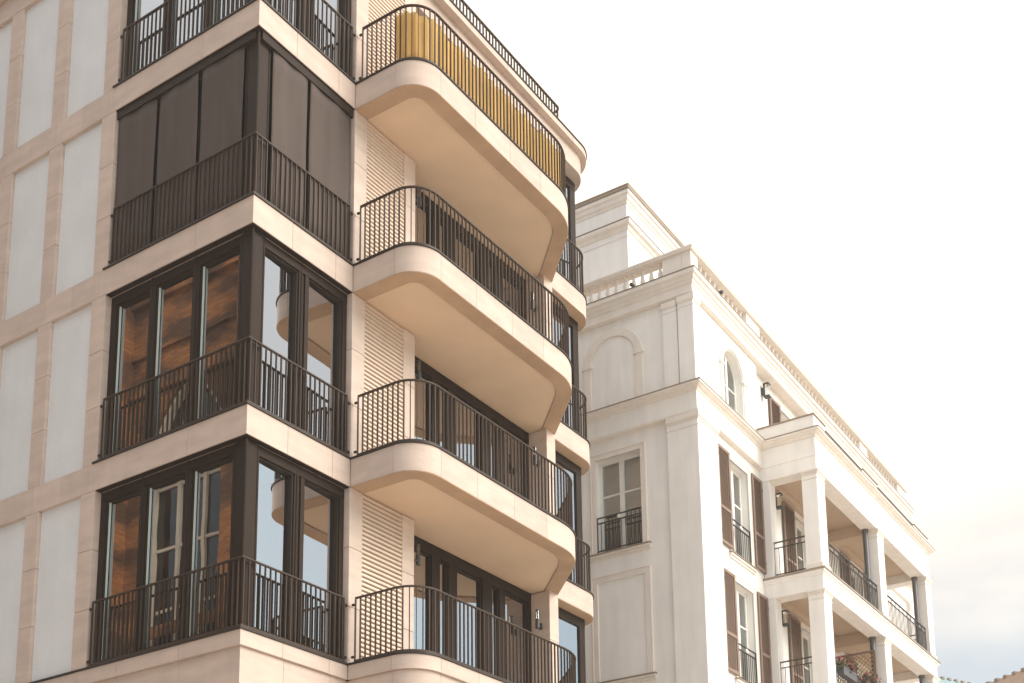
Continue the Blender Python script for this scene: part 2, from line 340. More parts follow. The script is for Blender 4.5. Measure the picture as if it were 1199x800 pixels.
# corner windows
def pane_list(): return [('L',2.35,3.13),('L',1.38,2.21),('L',.39,1.23),('R',.33,1.06),('R',1.27,2.02)]
for k in range(0,4):
    zb = k*h+T+.03; zt = (k+1)*h-.014; g0 = zb+.10; g1 = zt-.15
    w = MB()
    d0, d1 = .115, .250       # frame depth
    # sill and head rails, left then right
    w.box(d0,d1,.30,3.256,zb,g0); w.box(d0,d1,.30,3.256,g1,zt)
    w.box(.30,2.110,d0,d1,zb,g0); w.box(.30,2.110,d0,d1,g1,zt)
    for a,b in ((3.13,3.256),(2.21,2.35),(1.23,1.38),(.30,.39)): w.box(d0+.003,d1-.003,a,b,g0+.001,g1-.001)
    for a,b in ((.30,.33),(1.06,1.09),(1.19,1.27),(2.02,2.110)): w.box(a,b,d0+.003,d1-.003,g0+.001,g1-.001)
    w.box(1.09,1.19,d0+.03,d1-.003,g0+.001,g1-.001)
    cw = put(w, 'corner_window', BRONZE, bevel=.006)
    m = MB(); m.box(d0-.02,.30,d0-.02,.30,zb,zt); put(m, 'corner_post', BRONZE, cw, bevel=.01)
    for (x,y) in ((.125,.34),(.34,.125),(.075,.075),(1.115,.125),(.125,1.31),(.125,2.29)):
        m = MB(); m.tube((x,y,zb),(x,y,zt),.021,10); put(m, 'guide_rail', BRONZE, cw, smooth=True)
    for s,a,b in pane_list():
        for e0,e1 in ((a,a+.028),(b-.028,b)):
            pass
        m = MB(); f = .026                       # inner sash round the pane
        if s == 'L':
            m.box(d0+.03,d1-.01,a,a+f,g0,g1); m.box(d0+.03,d1-.01,b-f,b,g0,g1); m.box(d0+.03,d1-.01,a+f,b-f,g0,g0+f); m.box(d0+.03,d1-.01,a+f,b-f,g1-f,g1)
        else:
            m.box(a,a+f,d0+.03,d1-.01,g0,g1); m.box(b-f,b,d0+.03,d1-.01,g0,g1); m.box(a+f,b-f,d0+.03,d1-.01,g0,g0+f); m.box(a+f,b-f,d0+.03,d1-.01,g1-f,g1)
        put(m, 'sash', BRONZE, cw, bevel=.004)
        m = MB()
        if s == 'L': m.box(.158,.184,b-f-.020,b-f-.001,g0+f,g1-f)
        if s == 'L': put(m, 'reflection_strip', PALEREF, cw)  # strip added in place of a pale reflection at the pane edge
        m = MB()
        if s == 'L': m.box(.196,.204,a+f,b-f,g0+f,g1-f)
        else:                                    # these casements stand very slightly ajar
            p0, p1 = a+f, b-f; c0 = (p1-p0)/2*.035; m.prism([(p0,.206-c0),(p1,.206+c0),(p1,.213+c0),(p0,.213-c0)],g0+f,g1-f)
        put(m, 'pane', GLASS, cw)
    if k == 2:                                   # outside fabric blinds, let down to the sill
        for s,a,b in (('L',2.33,3.22),('L',1.35,2.25),('L',.375,1.27),('R',.37,1.085),('R',1.145,2.075)):
            m = MB(); nseg = 14; vs = []; ph = random.random()*6
            for i in range(nseg+1):
                u = a+(b-a)*i/nseg
                for j in range(9):
                    z = zb+.02+(zt-zb-.05)*j/8
                    dd = .062+.009*math.sin(i*.75+ph+j*.22)+.006*math.sin(j*1.1+ph+i*.2)
                    vs.append((dd,u,z) if s == 'L' else (u,dd,z))
            fs = [(i*9+j,(i+1)*9+j,(i+1)*9+j+1,i*9+j+1) for i in range(nseg) for j in range(8)]
            m.add(vs,fs); o = put(m, 'blind', BLIND, cw, smooth=True)
            o.modifiers.new('thick','SOLIDIFY').thickness = .002
            m = MB()
            if s == 'L': m.box(.045,.075,a,b,zb+.005,zb+.03)
            else: m.box(a,b,.045,.075,zb+.005,zb+.03)
            put(m, 'blind_bar', BRONZE, cw)
        m = MB(); m.box(.03,.112,.115,3.25,zt-.14,zt-.002); m.box(.115,2.10,.03,.112,zt-.14,zt-.002); put(m, 'blind_box', BRONZE, cw)
    # curtains gathered beside each pane, inside
    if k != 2:
        for s,a,b in pane_list()[:3]+pane_list()[4:]:
            m = MB(); vs = []; n = 16; wd = .16+.06*random.random()
            for i in range(n+1):
                u = (b-.02)-wd*i/n; d = .31+.028*math.sin(i*1.9)
                if s == 'R': u = (b-.01)-wd*i/n
                for z in (zb+.05, zt-.05): vs.append((d,u,z) if s == 'L' else (u,d,z))
            m.add(vs,[(2*i,2*i+2,2*i+3,2*i+1) for i in range(n)]); o = put(m, 'curtain', CURT, cw, smooth=True)
            o.modifiers.new('thick','SOLIDIFY').thickness = .003
# loggia window walls
for k in range(0,4):
    zb = k*h+T; zt = (k+1)*h-.002; g1 = zt-.18; g0 = zb+.09; y0, y1 = .42, .54
    ps = [(3.76,4.62),(4.84,5.08),(5.32,6.06),(6.36,6.58),(6.76,7.52)]
    m = MB(); m.box(3.40,7.75,y0,y1,g1,zt); m.box(3.40,7.75,y0,y1,zb,g0)
    xs = [3.40]+[q for p in ps for q in p]+[7.75]
    for a,b in zip(xs[::2],xs[1::2]): m.box(a,b,y0+.004,y1-.004,g0+.001,g1-.001)
    lw = put(m, 'loggia_window', BRONZE, bevel=.006)
    for a,b in ps:
        m = MB(); f = .03; m.box(a,a+f,y0+.04,y1-.02,g0,g1); m.box(b-f,b,y0+.04,y1-.02,g0,g1); m.box(a+f,b-f,y0+.04,y1-.02,g0,g0+f); m.box(a+f,b-f,y0+.04,y1-.02,g1-f,g1); put(m, 'sash', BRONZE, lw, bevel=.004)
        m = MB(); m.box(a+f,b-f,.50,.508,g0+f,g1-f); put(m, 'pane', GLASS, lw)
# bay windows
for k in range(0,4):
    zb = k*h+T; zt = (k+1)*h-.002; g1 = zt-.20; y0,y1 = .36,.48
    m = MB(); m.box(7.9,9.42,y0,y1,g1,zt); m.box(7.9,9.42,y0,y1,zb,zb+.09)
    for a,b in ((7.9,8.02),(9.22,9.42)): m.box(a,b,y0+.004,y1-.004,zb+.091,g1-.001)
    m.box(9.30,9.42,y1+.001,1.75,g1,zt); m.box(9.30,9.42,y1+.001,1.75,zb,zb+.09)
    for a,b in ((1.6,1.75),): m.box(9.302,9.418,a,b,zb+.091,g1-.001)
    bw = put(m, 'bay_window', BRONZE, bevel=.006)
    m = MB(); m.box(8.02,9.22,.40,.408,zb+.09,g1); put(m, 'pane', GLASS, bw)
    m2 = MB(); m2.box(9.30,9.50,1.751,6.0,zb,zt); put(m2, 'side_wall', STONE, bw)
    for a,b in ((y1,1.6),):
        m = MB(); m.box(9.36,9.368,a,b,zb+.09,g1); put(m, 'pane', GLASS, bw)
    m = MB(); m.prism([(7.91,.40),(7.91,.41)]+[q for q in offset(bay,-.304)]+[(9.3,6.0),(9.3,.485),(7.91,.485)][:0]+[(9.40,6.0),(9.40,.40)], k*h+.012, k*h+.42); put(m, 'bay_soffit', PLAST)
# rooms behind the glass, floors, back and party walls
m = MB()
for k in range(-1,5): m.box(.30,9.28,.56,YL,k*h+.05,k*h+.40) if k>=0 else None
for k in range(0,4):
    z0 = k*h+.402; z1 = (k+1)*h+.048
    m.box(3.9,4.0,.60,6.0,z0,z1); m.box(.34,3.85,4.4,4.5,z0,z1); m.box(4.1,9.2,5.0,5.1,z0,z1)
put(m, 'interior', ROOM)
m = MB(); m.box(.30,9.84,6.02,YL-.02,-G,4*h+.25); put(m, 'rear_wall', STUCCO)
# storeys below the picture: base walls and dark shop windows
m = MB(); m.box(.14,9.6,.14,6.0,-G,-.305)
put(m, 'shop_front', BRONZE)
m = MB(); m.box(.052,.30,3.3,YL,-G,-.303); put(m, 'ground_storey_wall', STONE)
# wall lamps on the loggia piers
def wall_lamp(x,y,z,sx,label):
    e = empty('wall_lamp', label, 'wall lamp', (x,y,z+G), 0, 'cylinder lamps on the loggia piers')
    m = MB(); m.tube((0,0,0),(0,0,.16),.042,16); m.tube((0,0,.16),(0,0,.175),.036,16); m.build('lamp_body', LAMPB, e, smooth=True)
    m = MB(); m.tube((0,0,.175),(0,0,.345),.033,16); m.build('glass_cylinder', OPAL, e, smooth=True)
    m = MB(); m.tube((0,0,.345),(0,0,.357),.038,16); m.tube((0,0,.16),(0,0,.345),.010,8); m.build('lamp_cap', LAMPB, e)
    m = MB(); bl = .235 if sx < 0 else .115; m.tube((0,0,.06),(sx*bl,0,.06),.016,10); m.box(min(sx*(bl-.02),sx*(bl+.005)),max(sx*(bl-.02),sx*(bl+.005)),-.03,.03,.0,.12); m.build('bracket', LAMPB, e)
for k,wd in ((0,'lowest'),(1,'second'),(2,'third')):
    wall_lamp(3.885,.12,k*h+2.63,-1,'cylinder wall lamp beside the louvre, on the %s balcony counted from below' % wd)
    wall_lamp(7.475,.20,k*h+2.55,1,'cylinder wall lamp on the far stone pier of the %s balcony counted from below' % wd)
# golden privacy fabric behind the top balcony railing
ps = empty('privacy_screen', 'golden yellow privacy fabric tied behind the top balcony railing', 'privacy screen', (2.6,-1.28,3*h+T+G))
gp = sub(offset(balc,-.105), .78, 6.0); L = plen(gp); vs = []; n = 330; nz = 6
for i in range(n+1):
    p,t = at(gp, min(L-1e-3,L*i/n+1e-4)); nx = Vector((t.y,-t.x))
    top = .90+.035*math.sin(i*.16)+.03*math.sin(i*.047+1)+.02*random.random()
    for j in range(nz):
        d = .022*math.sin(i*.62+.5*math.sin(i*.05)+j*.12)+.008*random.random()
        vs.append((p.x+nx.x*d-2.6, p.y+nx.y*d+1.28, .06+top*j/(nz-1)-.03))
m = MB(); m.add(vs,[(i*nz+j,(i+1)*nz+j,(i+1)*nz+j+1,i*nz+j+1) for i in range(n) for j in range(nz-1)])
o = m.build('fabric', GOLD, ps, smooth=True); o.modifiers.new('thick','SOLIDIFY').thickness = .002
# ================================================================== CLASSICAL BUILDING
YAW = .0128
B = empty('classical_building', 'cream stucco house with roof balustrade, brown shutters and columned balconies', 'building', (12.0242,-1.0723,0), YAW)
def pb(mb, name, m, parent=None, **k): return mb.build(name, m, parent or B, z=G, **k)
XP, D, XE, XF, YB = 3.549, 1.376, 12.673, 15.85, 11.0
plan = [(0,YB),(0,0),(XF,0),(XF,YB)]                               # right of travel is outside
portico = [(0,YB),(0,0),(XP,0),(XP,-D),(XE,-D),(XE,0),(XF,0),(XF,YB)]
FL = {2:5.85, 1:2.85, 0:-.15}
# ---- walls with real openings: a wall is tiled round its holes
def wall_holes(mb, u0,u1,z0,z1, holes, tf, d0, d1):
    us = sorted({u0,u1,*[q for a,b,_,_ in holes for q in (a,b)]}); zs = sorted({z0,z1,*[q for _,_,a,b in holes for q in (a,b)]})
    us = [u for u in us if u0 <= u <= u1]; zs = [z for z in zs if z0 <= z <= z1]
    def solid(u,z): return not any(a < u < b and c < z < d for a,b,c,d in holes)
    for a,b in zip(us,us[1:]):
        run = None
        for c,d in zip(zs,zs[1:]):
            if solid((a+b)/2,(c+d)/2): run = (run[0],d) if run else (c,d)
            else:
                if run: mb.plate([(a,run[0]),(b,run[0]),(b,run[1]),(a,run[1])],tf,d0,d1)
                run = None
        if run: mb.plate([(a,run[0]),(b,run[0]),(b,run[1]),(a,run[1])],tf,d0,d1)
LEFT = lambda u,z,d: (d, u, z)          # left facade: depth grows into the building
RIGHT = lambda u,z,d: (u, d, z)
W = .1
holesL = [(1.517,2.70,FL[2],8.14)]
holesL += [(u,u+1.18,FL[k],FL[k]+2.29) for u in (4.6,7.7) for k in (2,)]
holesR = [(1.745,2.80,FL[k],FL[k]+2.35) for k in (2,1,0)]
DOORS = [(5.66,6.72),(9.75,10.8)]
holesR += [(a,b,FL[k],FL[k]+2.35) for a,b in DOORS for k in (2,1,0)]
m = MB(); wall_holes(m, W,YB,-G,8.64, holesL, LEFT, W, W+.35); pb(m, 'side_wall', WHITE)
m = MB(); wall_holes(m, W+.35,XF,-G,8.64, holesR, RIGHT, W, W+.35); pb(m, 'front_wall', WHITE)
# frieze zone between main floors and the top storey
m = MB(); m.sweep(plan, [(-W,8.64),(-.0,8.64),(-.0,9.14),(-W-.3,9.14),(-W-.3,8.64)]); pb(m, 'frieze', WHITE)
# top storey walls (front has an arched opening, the rest is set back)
def arch(c, R, z0, zs, n=18): return [(c-R,z0)]+[(c-R*math.cos(PI*i/n), zs+R*math.sin(PI*i/n)) for i in range(n+1)]+[(c+R,z0)]
Z7a = 11.50
AC, AR, AS, A0 = 2.26, .54, 10.58, 9.40
def wall_arch(mb, u0,u1,z0,z1, c,R,a0,zs, tf,d0,d1):
    mb.plate([(u0,z0),(c-R,z0),(c-R,z1),(u0,z1)],tf,d0,d1); mb.plate([(c+R,z0),(u1,z0),(u1,z1),(c+R,z1)],tf,d0,d1)
    mb.plate([(c-R,z0),(c+R,z0),(c+R,a0),(c-R,a0)],tf,d0,d1)
    a = arch(c,R,a0,zs); n = len(a)
    up = [(u,z1) for u,z in a]
    mb.wallface(up[1:-1], a[1:-1], tf, d0, d1)
m = MB(); wall_arch(m, W+.3,3.70,9.14,Z7a, AC,AR,A0,AS, RIGHT,W,W+.30); pb(m, 'front_wall', WHITE)
holesT = [(a,b,9.45,11.15) for a,b in ((5.5,6.5),(8.3,9.3),(11.1,12.1))]
m = MB(); wall_holes(m, 3.70,XF,9.14,Z7a, holesT, RIGHT, W+.16, W+.42); pb(m, 'front_wall', WHITE)
m = MB(); m.plate([(W+.003,9.14),(YB,9.14),(YB,Z7a),(W+.003,Z7a)],LEFT,W,W+.3); pb(m, 'side_wall', WHITE)
# entablature and cornices
m = MB(); m.sweep(plan, [(-W-.25,Z7a),(-.03,Z7a),(.015,Z7a+.03),(.015,Z7a+.055),(-.01,Z7a+.06),(-.01,11.72),(.02,11.75),(.03,11.80),(.065,11.83),(.075,11.90),(.118,11.925),(.125,11.94),(.125,12.03),(-.3,12.03),(-.3,Z7a+.1)])
rc = pb(m, 'roof_cornice', TRIM, bevel=.006)
m = MB(); m.sweep(plan, [(.138,12.032),(.138,12.052),(-.25,12.06),(-.25,12.032)]); pb(m, 'metal_flashing', LEAD, rc)
m = MB(); m.sweep(portico, [(-W-.2,9.142),(.0,9.09),(.03,9.11),(.045,9.15),(.10,9.165),(.12,9.195),(.165,9.205),(.165,9.25),(-.2,9.25)])
mc = pb(m, 'middle_cornice', TRIM, bevel=.005)
m = MB(); m.sweep(portico, [(.178,9.252),(.178,9.270),(-.15,9.285),(-.15,9.252)]); pb(m, 'metal_flashing', LEAD, mc)
m = MB(); m.sweep([(0,YB),(0,0),(XP,0)], [(-W-.05,8.59),(.02,8.605),(.03,8.635),(.03,8.655),(.002,8.67),(-W-.05,8.67)]); pb(m, 'architrave_moulding', TRIM)
# ---- corner pilasters
m = MB(); m.prism([(0,0),(1.02,0),(1.02,W-.002),(W-.002,W-.002),(W-.002,.77),(0,.77)], -G, 8.59); 
cpil = pb(m, 'corner_pilaster', WHITE, bevel=.008)
cap = [(0,.77),(0,0),(1.02,0)]
m = MB(); m.sweep(cap, [(-.06,8.275),(.012,8.275),(.012,8.295),(-.06,8.295)]); m.sweep(cap, [(-.06,8.42),(.02,8.42),(.03,8.455),(.055,8.47),(.055,8.585),(-.06,8.585)]); pb(m, 'capital', TRIM, cpil, bevel=.004)
m = MB(); m.prism([(.0,.0),(.335,.0),(.335,W-.002),(W-.002,W-.002),(W-.002,.394),(.0,.394)], 9.27, Z7a); tp = pb(m, 'corner_pilaster', WHITE, bevel=.006)
cap = [(0,.394),(0,0),(.335,0)]
m = MB(); m.sweep(cap, [(-.05,11.20),(.010,11.20),(.010,11.22),(-.05,11.22)]); m.sweep(cap, [(-.05,11.30),(.02,11.32),(.035,11.36),(.035,11.47),(-.05,11.47)]); pb(m, 'capital', TRIM, tp)
m = MB(); m.box(.045,W-.002+.05,.44,.81,9.27,Z7a); tp = pb(m, 'pilaster', WHITE, bevel=.006)
m = MB(); m.sweep([(.045,.81),(.045,.44)], [(-.05,11.20),(.010,11.20),(.010,11.22),(-.05,11.22)]); m.sweep([(.045,.82),(.045,.43)], [(-.05,11.30),(.02,11.32),(.035,11.36),(.035,11.47),(-.05,11.47)]); pb(m, 'capital', TRIM, tp)
m = MB(); m.box(XF-.8,XF,.0,W+.1,-G,8.59); fp = pb(m, 'far_pilaster', WHITE, bevel=.006)
m = MB(); m.sweep([(XF-.8,0),(XF,0),(XF,.5)], [(-.05,8.30),(.02,8.32),(.05,8.38),(.05,8.57),(-.05,8.57)]); pb(m, 'capital', TRIM, fp)
# ---- blind arch and blind panel on the side wall
tfl = LEFT
def ringarch(mb, c,R0,R1,z0,zs,tf,d0,d1): mb.wallface(arch(c,R1,z0,zs), arch(c,R0,z0,zs), tf, d0, d1)
for c in (2.16, 5.2, 8.2):
    m = MB(); ringarch(m, c,.60,.785,9.27,10.53,LEFT,W-.035,W+.02); ba = pb(m, 'blind_arch', TRIM, bevel=.005)
    m = MB()
    for s in (-1,1): m.box(W-.055,W+.01,c+s*.69-.135,c+s*.69+.135,10.49,10.545)
    pb(m, 'impost', TRIM, ba)
def surround(mb, u0,u1,z0,z1,w,tf,d,pr=.03):
    o = [(u0-w,z0),(u0-w,z1+w),(u1+w,z1+w),(u1+w,z0)]; i = [(u0,z0),(u0,z1),(u1,z1),(u1,z0)]
    mb.wallface(o,i,tf,d-pr,d+.02)
    e = .022; o2 = [(u0-w-e,z0),(u0-w-e,z1+w+e),(u1+w+e,z1+w+e),(u1+w+e,z0)]
    mb.wallface(o2,o,tf,d-pr-.014,d+.02)
def sill(u0,u1,z,tf,d,parent):
    m = MB()
    for a,b,p in ((z-.14,z-.085,.04),(z-.083,z-.03,.075)): m.plate([(u0,a),(u1,a),(u1,b),(u0,b)],tf,d-p,d+.03)
    s = pb(m, 'sill', TRIM, parent, bevel=.005)
    m = MB(); m.plate([(u0-.02,z-.028),(u1+.02,z-.028),(u1+.02,z-.006),(u0-.02,z-.006)],tf,d-.10,d+.03); pb(m, 'sill_flashing', LEAD, parent)
for z0 in (2.83,-.17):
    m = MB(); surround(m, 1.50,2.72,z0,z0+2.32,.135,LEFT,W,.03); bpn = pb(m, 'blind_window', TRIM, bevel=.004)
    sill(1.29,2.93,z0-.01,LEFT,W,bpn)
# ---- casement windows
def casement(u0,u1,z0,z1,tf,d,name='window',trim=True,rail=True,sillw=.2,curt=None):
    m = MB(); f = .075; a = d+.16; b = d+.235
    m.wallface([(u0,z0),(u0,z1),(u1,z1),(u1,z0)],[(u0+f,z0+f),(u0+f,z1-f),(u1-f,z1-f),(u1-f,z0+f)],tf,a,b)
    c = (u0+u1)/2; m.plate([(u0+f,z0),(u1-f,z0),(u1-f,z0+f),(u0+f,z0+f)],tf,a+.001,b-.001)
    m.plate([(c-.055,z0+f),(c+.055,z0+f),(c+.055,z1-f),(c-.055,z1-f)],tf,a-.012,b-.002)
    zt = z0+(z1-z0)*.625
    for p,q in ((u0+f,c-.055),(c+.055,u1-f)): m.plate([(p,zt-.02),(q,zt-.02),(q,zt+.02),(p,zt+.02)],tf,a+.006,b-.006)
    w = pb(m, name, WHITEP, bevel=.004)
    for p,q in ((u0+f,c-.055),(c+.055,u1-f)):
        for r,t in ((z0+f,zt-.02),(zt+.02,z1-f)):
            m = MB(); m.plate([(p,r),(q,r),(q,t),(p,t)],tf,a+.03,a+.036); pb(m, 'pane', GLASSB, w)
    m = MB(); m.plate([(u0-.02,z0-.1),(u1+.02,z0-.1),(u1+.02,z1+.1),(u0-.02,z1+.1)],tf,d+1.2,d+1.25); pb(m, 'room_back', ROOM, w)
    if curt:
        vs = []; n = 24; m = MB()
        for i in range(n+1):
            u = u0+.02+(u1-u0-.04)*i/n; dd = d+.36+.02*math.sin(i*2.1)
            for z in (z0+.02,z1-.02): vs.append(tf(u,z,dd))
        m.add(vs,[(2*i,2*i+2,2*i+3,2*i+1) for i in range(n)]); pb(m, 'curtain', curt, w).modifiers.new('t','SOLIDIFY').thickness = .003
    if trim:
        m = MB(); surround(m,u0,u1,z0,z1,.115,tf,d,.028); pb(m, 'surround', TRIM, w, bevel=.004)
    if sillw: sill(u0-sillw,u1+sillw,z0,tf,d,w)
    if rail:
        m = MB()
        for z in (z0+.86,z0+.73,z0+.06): m.plate([(u0-.02,z),(u1+.02,z),(u1+.02,z+.024),(u0-.02,z+.024)],tf,d-.02,d+.012)
        n = round((u1-u0)/.105)
        for i in range(1,n):
            u = u0+(u1-u0)*i/n; m.plate([(u-.006,z0+.06),(u+.006,z0+.06),(u+.006,z0+.73),(u-.006,z0+.73)],tf,d-.010,d+.002)
        for e in (u0+.01,u1-.01): m.plate([(e-.012,z0+.0),(e+.012,z0+.0),(e+.012,z0+.88),(e-.012,z0+.88)],tf,d-.016,d+.009)
        rr = pb(m, 'window_guard', IRON, w)
        m = MB()
        p = tf(c,z0+.808,d-.004); q = tf(c,z0+.808,d-.024); m.tube(p,q,.045,14); m.tube(tf(c,z0+.808,d-.024),tf(c,z0+.808,d-.03),.02,10); pb(m, 'rosette', WHITEP, w)
    return w
SLAT = mat('brown_blind_slat', (.75,.50,.34), .7, .08)
TEALC = cloth('green_curtain', (.22,.34,.29), .3)
sw = casement(1.517,2.70,FL[2],8.14,LEFT,W,sillw=.2)
m = MB()
for i in range(44):
    z = FL[2]+.05+i*.051; m.add([(W+.30,1.56,z),(W+.30,2.07,z),(W+.315,2.07,z+.044),(W+.315,1.56,z+.044),(W+.306,1.56,z),(W+.306,2.07,z),(W+.321,2.07,z+.044),(W+.321,1.56,z+.044)],[(0,1,2,3),(7,6,5,4),(0,4,5,1),(2,6,7,3),(0,3,7,4),(1,5,6,2)])
pb(m, 'slatted_blind', SLAT, sw)
for u in (4.6,7.7): casement(u,u+1.18,FL[2],8.14,LEFT,W)
for k in (2,1,0): casement(1.745,2.80,FL[k],FL[k]+2.35,RIGHT,W,curt=TEALC,sillw=.17)
for a,b in DOORS:
    for k in (2,1,0): casement(a,b,FL[k],FL[k]+2.35,RIGHT,W,name='balcony_door',rail=False,sillw=0)
for a,b,c,d in holesT: casement(a,b,c,d,RIGHT,W+.16,rail=False,sillw=0)
# arched window
m = MB(); a = W+.17; b = W+.235; f = .07
ringarch(m,AC,AR-f,AR,A0,AS,RIGHT,a,b)
m.plate([(AC-AR+f,A0),(AC+AR-f,A0),(AC+AR-f,A0+f),(AC-AR+f,A0+f)],RIGHT,a+.001,b-.001)
m.plate([(AC-.045,A0+f),(AC+.045,A0+f),(AC+.045,AS+AR-f),(AC-.045,AS+AR-f)],RIGHT,a-.01,b-.002)
for s in (-1,1): m.plate([(AC-.045 if s<0 else AC+.045,10.28),(AC-AR+f if s<0 else AC+AR-f,10.28),(AC-AR+f if s<0 else AC+AR-f,10.31),(AC-.045 if s<0 else AC+.045,10.31)],RIGHT,a+.006,b-.006)
aw = pb(m, 'arched_window', WHITEP, bevel=.004)
m = MB(); m.plate(arch(AC,AR-f,A0+f,AS),RIGHT,a+.03,a+.036); pb(m, 'pane', GLASSB, aw)
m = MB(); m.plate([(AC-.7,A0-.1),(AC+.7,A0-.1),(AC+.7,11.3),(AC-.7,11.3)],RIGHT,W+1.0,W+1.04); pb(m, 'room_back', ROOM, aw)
m = MB(); ringarch(m,AC,AR+.03,AR+.20,9.30,AS,RIGHT,W-.03,W+.02); pb(m, 'surround', TRIM, aw, bevel=.004)
m = MB()
for s in (-1,1): m.box(AC+s*(AR+.12)-.12,AC+s*(AR+.12)+.12,W-.055,W+.01,10.53,10.585)
pb(m, 'impost', TRIM, aw)
# shutters
def shutter(u0,u1,z0,z1,d,parent=None):
    m = MB(); f = .075; zm = z0+(z1-z0)*.37; y0,y1 = d-.075,d-.035
    for a,b,c,e in ((u0,u0+f,z0,z1),(u1-f,u1,z0,z1),(u0+f,u1-f,z0,z0+f),(u0+f,u1-f,z1-f,z1),(u0+f,u1-f,zm-.04,zm+.04)): m.box(a,b,y0,y1,c,e)
    s = pb(m, 'shutter', SHUT, bevel=.005)
    m = MB()
    for c,e in ((z0+f,zm-.04),(zm+.04,z1-f)):
        n = int((e-c)/.042)
        for i in range(n):
            z = c+(e-c)*i/n; st = (e-c)/n
            m.add([(u0+f,y0+.012,z),(u1-f,y0+.012,z),(u1-f,y1-.006,z+st*.9),(u0+f,y1-.006,z+st*.9),(u0+f,y0+.018,z),(u1-f,y0+.018,z),(u1-f,y1-.001,z+st*.9),(u0+f,y1-.001,z+st*.9)],
                  [(0,1,2,3),(7,6,5,4),(0,4,5,1),(2,6,7,3),(0,3,7,4),(1,5,6,2)])
        m.box(u0+f,u1-f,y1-.002,y1+.004,c,e)
    pb(m, 'louvres', SHUT, s)
    m = MB()
    for z in (z0+.25,z1-.25): m.box(u0+.01 if u0<2 else u1-.06, u0+.06 if u0<2 else u1-.01, y0-.008,d+.01,z-.02,z+.02)
    m.box((u0+u1)/2-.04,(u0+u1)/2+.04,y1,d+.01,z0+.3,z0+.34); pb(m, 'hinge', IRON, s)
for k in (2,1,0):
    shutter(1.05,1.70,FL[k]+.06,FL[k]+2.44,W); shutter(2.96,3.55,FL[k]+.06,FL[k]+2.44,W)
    for a,b in DOORS: shutter(a-.80,a-.06,FL[k]+.03,FL[k]+2.44,W); shutter(b+.06,b+.80,FL[k]+.03,FL[k]+2.44,W)
for a,b,c,d in holesT: shutter(a-.75,a-.06,c+.03,d+.03,W+.16); shutter(b+.06,b+.75,c+.03,d+.03,W+.16)
# ---- portico
m = MB(); m.sweep([(XP,W),(XP,-D),(XE,-D),(XE,W)], [(0,8.266),(0,8.60),(.022,8.615),(.022,8.645),(0,8.655),(0,9.088),(-.40,9.088),(-.40,8.266)]); pe = pb(m, 'portico_entablature', WHITE, bevel=.005)
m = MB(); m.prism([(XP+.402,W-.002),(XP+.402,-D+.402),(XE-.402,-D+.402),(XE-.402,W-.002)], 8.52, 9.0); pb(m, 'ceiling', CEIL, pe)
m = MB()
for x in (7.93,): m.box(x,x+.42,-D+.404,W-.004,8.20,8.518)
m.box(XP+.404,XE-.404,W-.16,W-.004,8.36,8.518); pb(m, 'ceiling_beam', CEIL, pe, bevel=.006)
SL = [(XP,W),(XP,-D),(XE,-D),(XE,W)]
for zt in (5.767,2.767,-.233):
    m = MB(); m.sweep(SL, [(0,zt-.51),(0,zt-.17),(.03,zt-.15),(.035,zt-.11),(.075,zt-.095),(.075,zt-.045),(-.40,zt-.045),(-.40,zt-.51)]); s = pb(m, 'balcony_slab', WHITE, bevel=.005)
    m = MB(); m.sweep(SL, [(.10,zt-.043),(.10,zt),(-.42,zt+.02),(-.42,zt-.043)]); pb(m, 'edge_flashing', LEAD, s)
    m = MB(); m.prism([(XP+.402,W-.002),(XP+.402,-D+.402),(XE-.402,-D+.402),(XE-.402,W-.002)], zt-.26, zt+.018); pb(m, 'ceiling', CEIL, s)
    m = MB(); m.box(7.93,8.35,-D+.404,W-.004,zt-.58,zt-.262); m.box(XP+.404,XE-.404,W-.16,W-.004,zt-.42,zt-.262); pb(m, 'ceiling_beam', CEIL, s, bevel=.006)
COLX = [(3.549,4.06),(7.90,8.40),(12.17,12.673)]
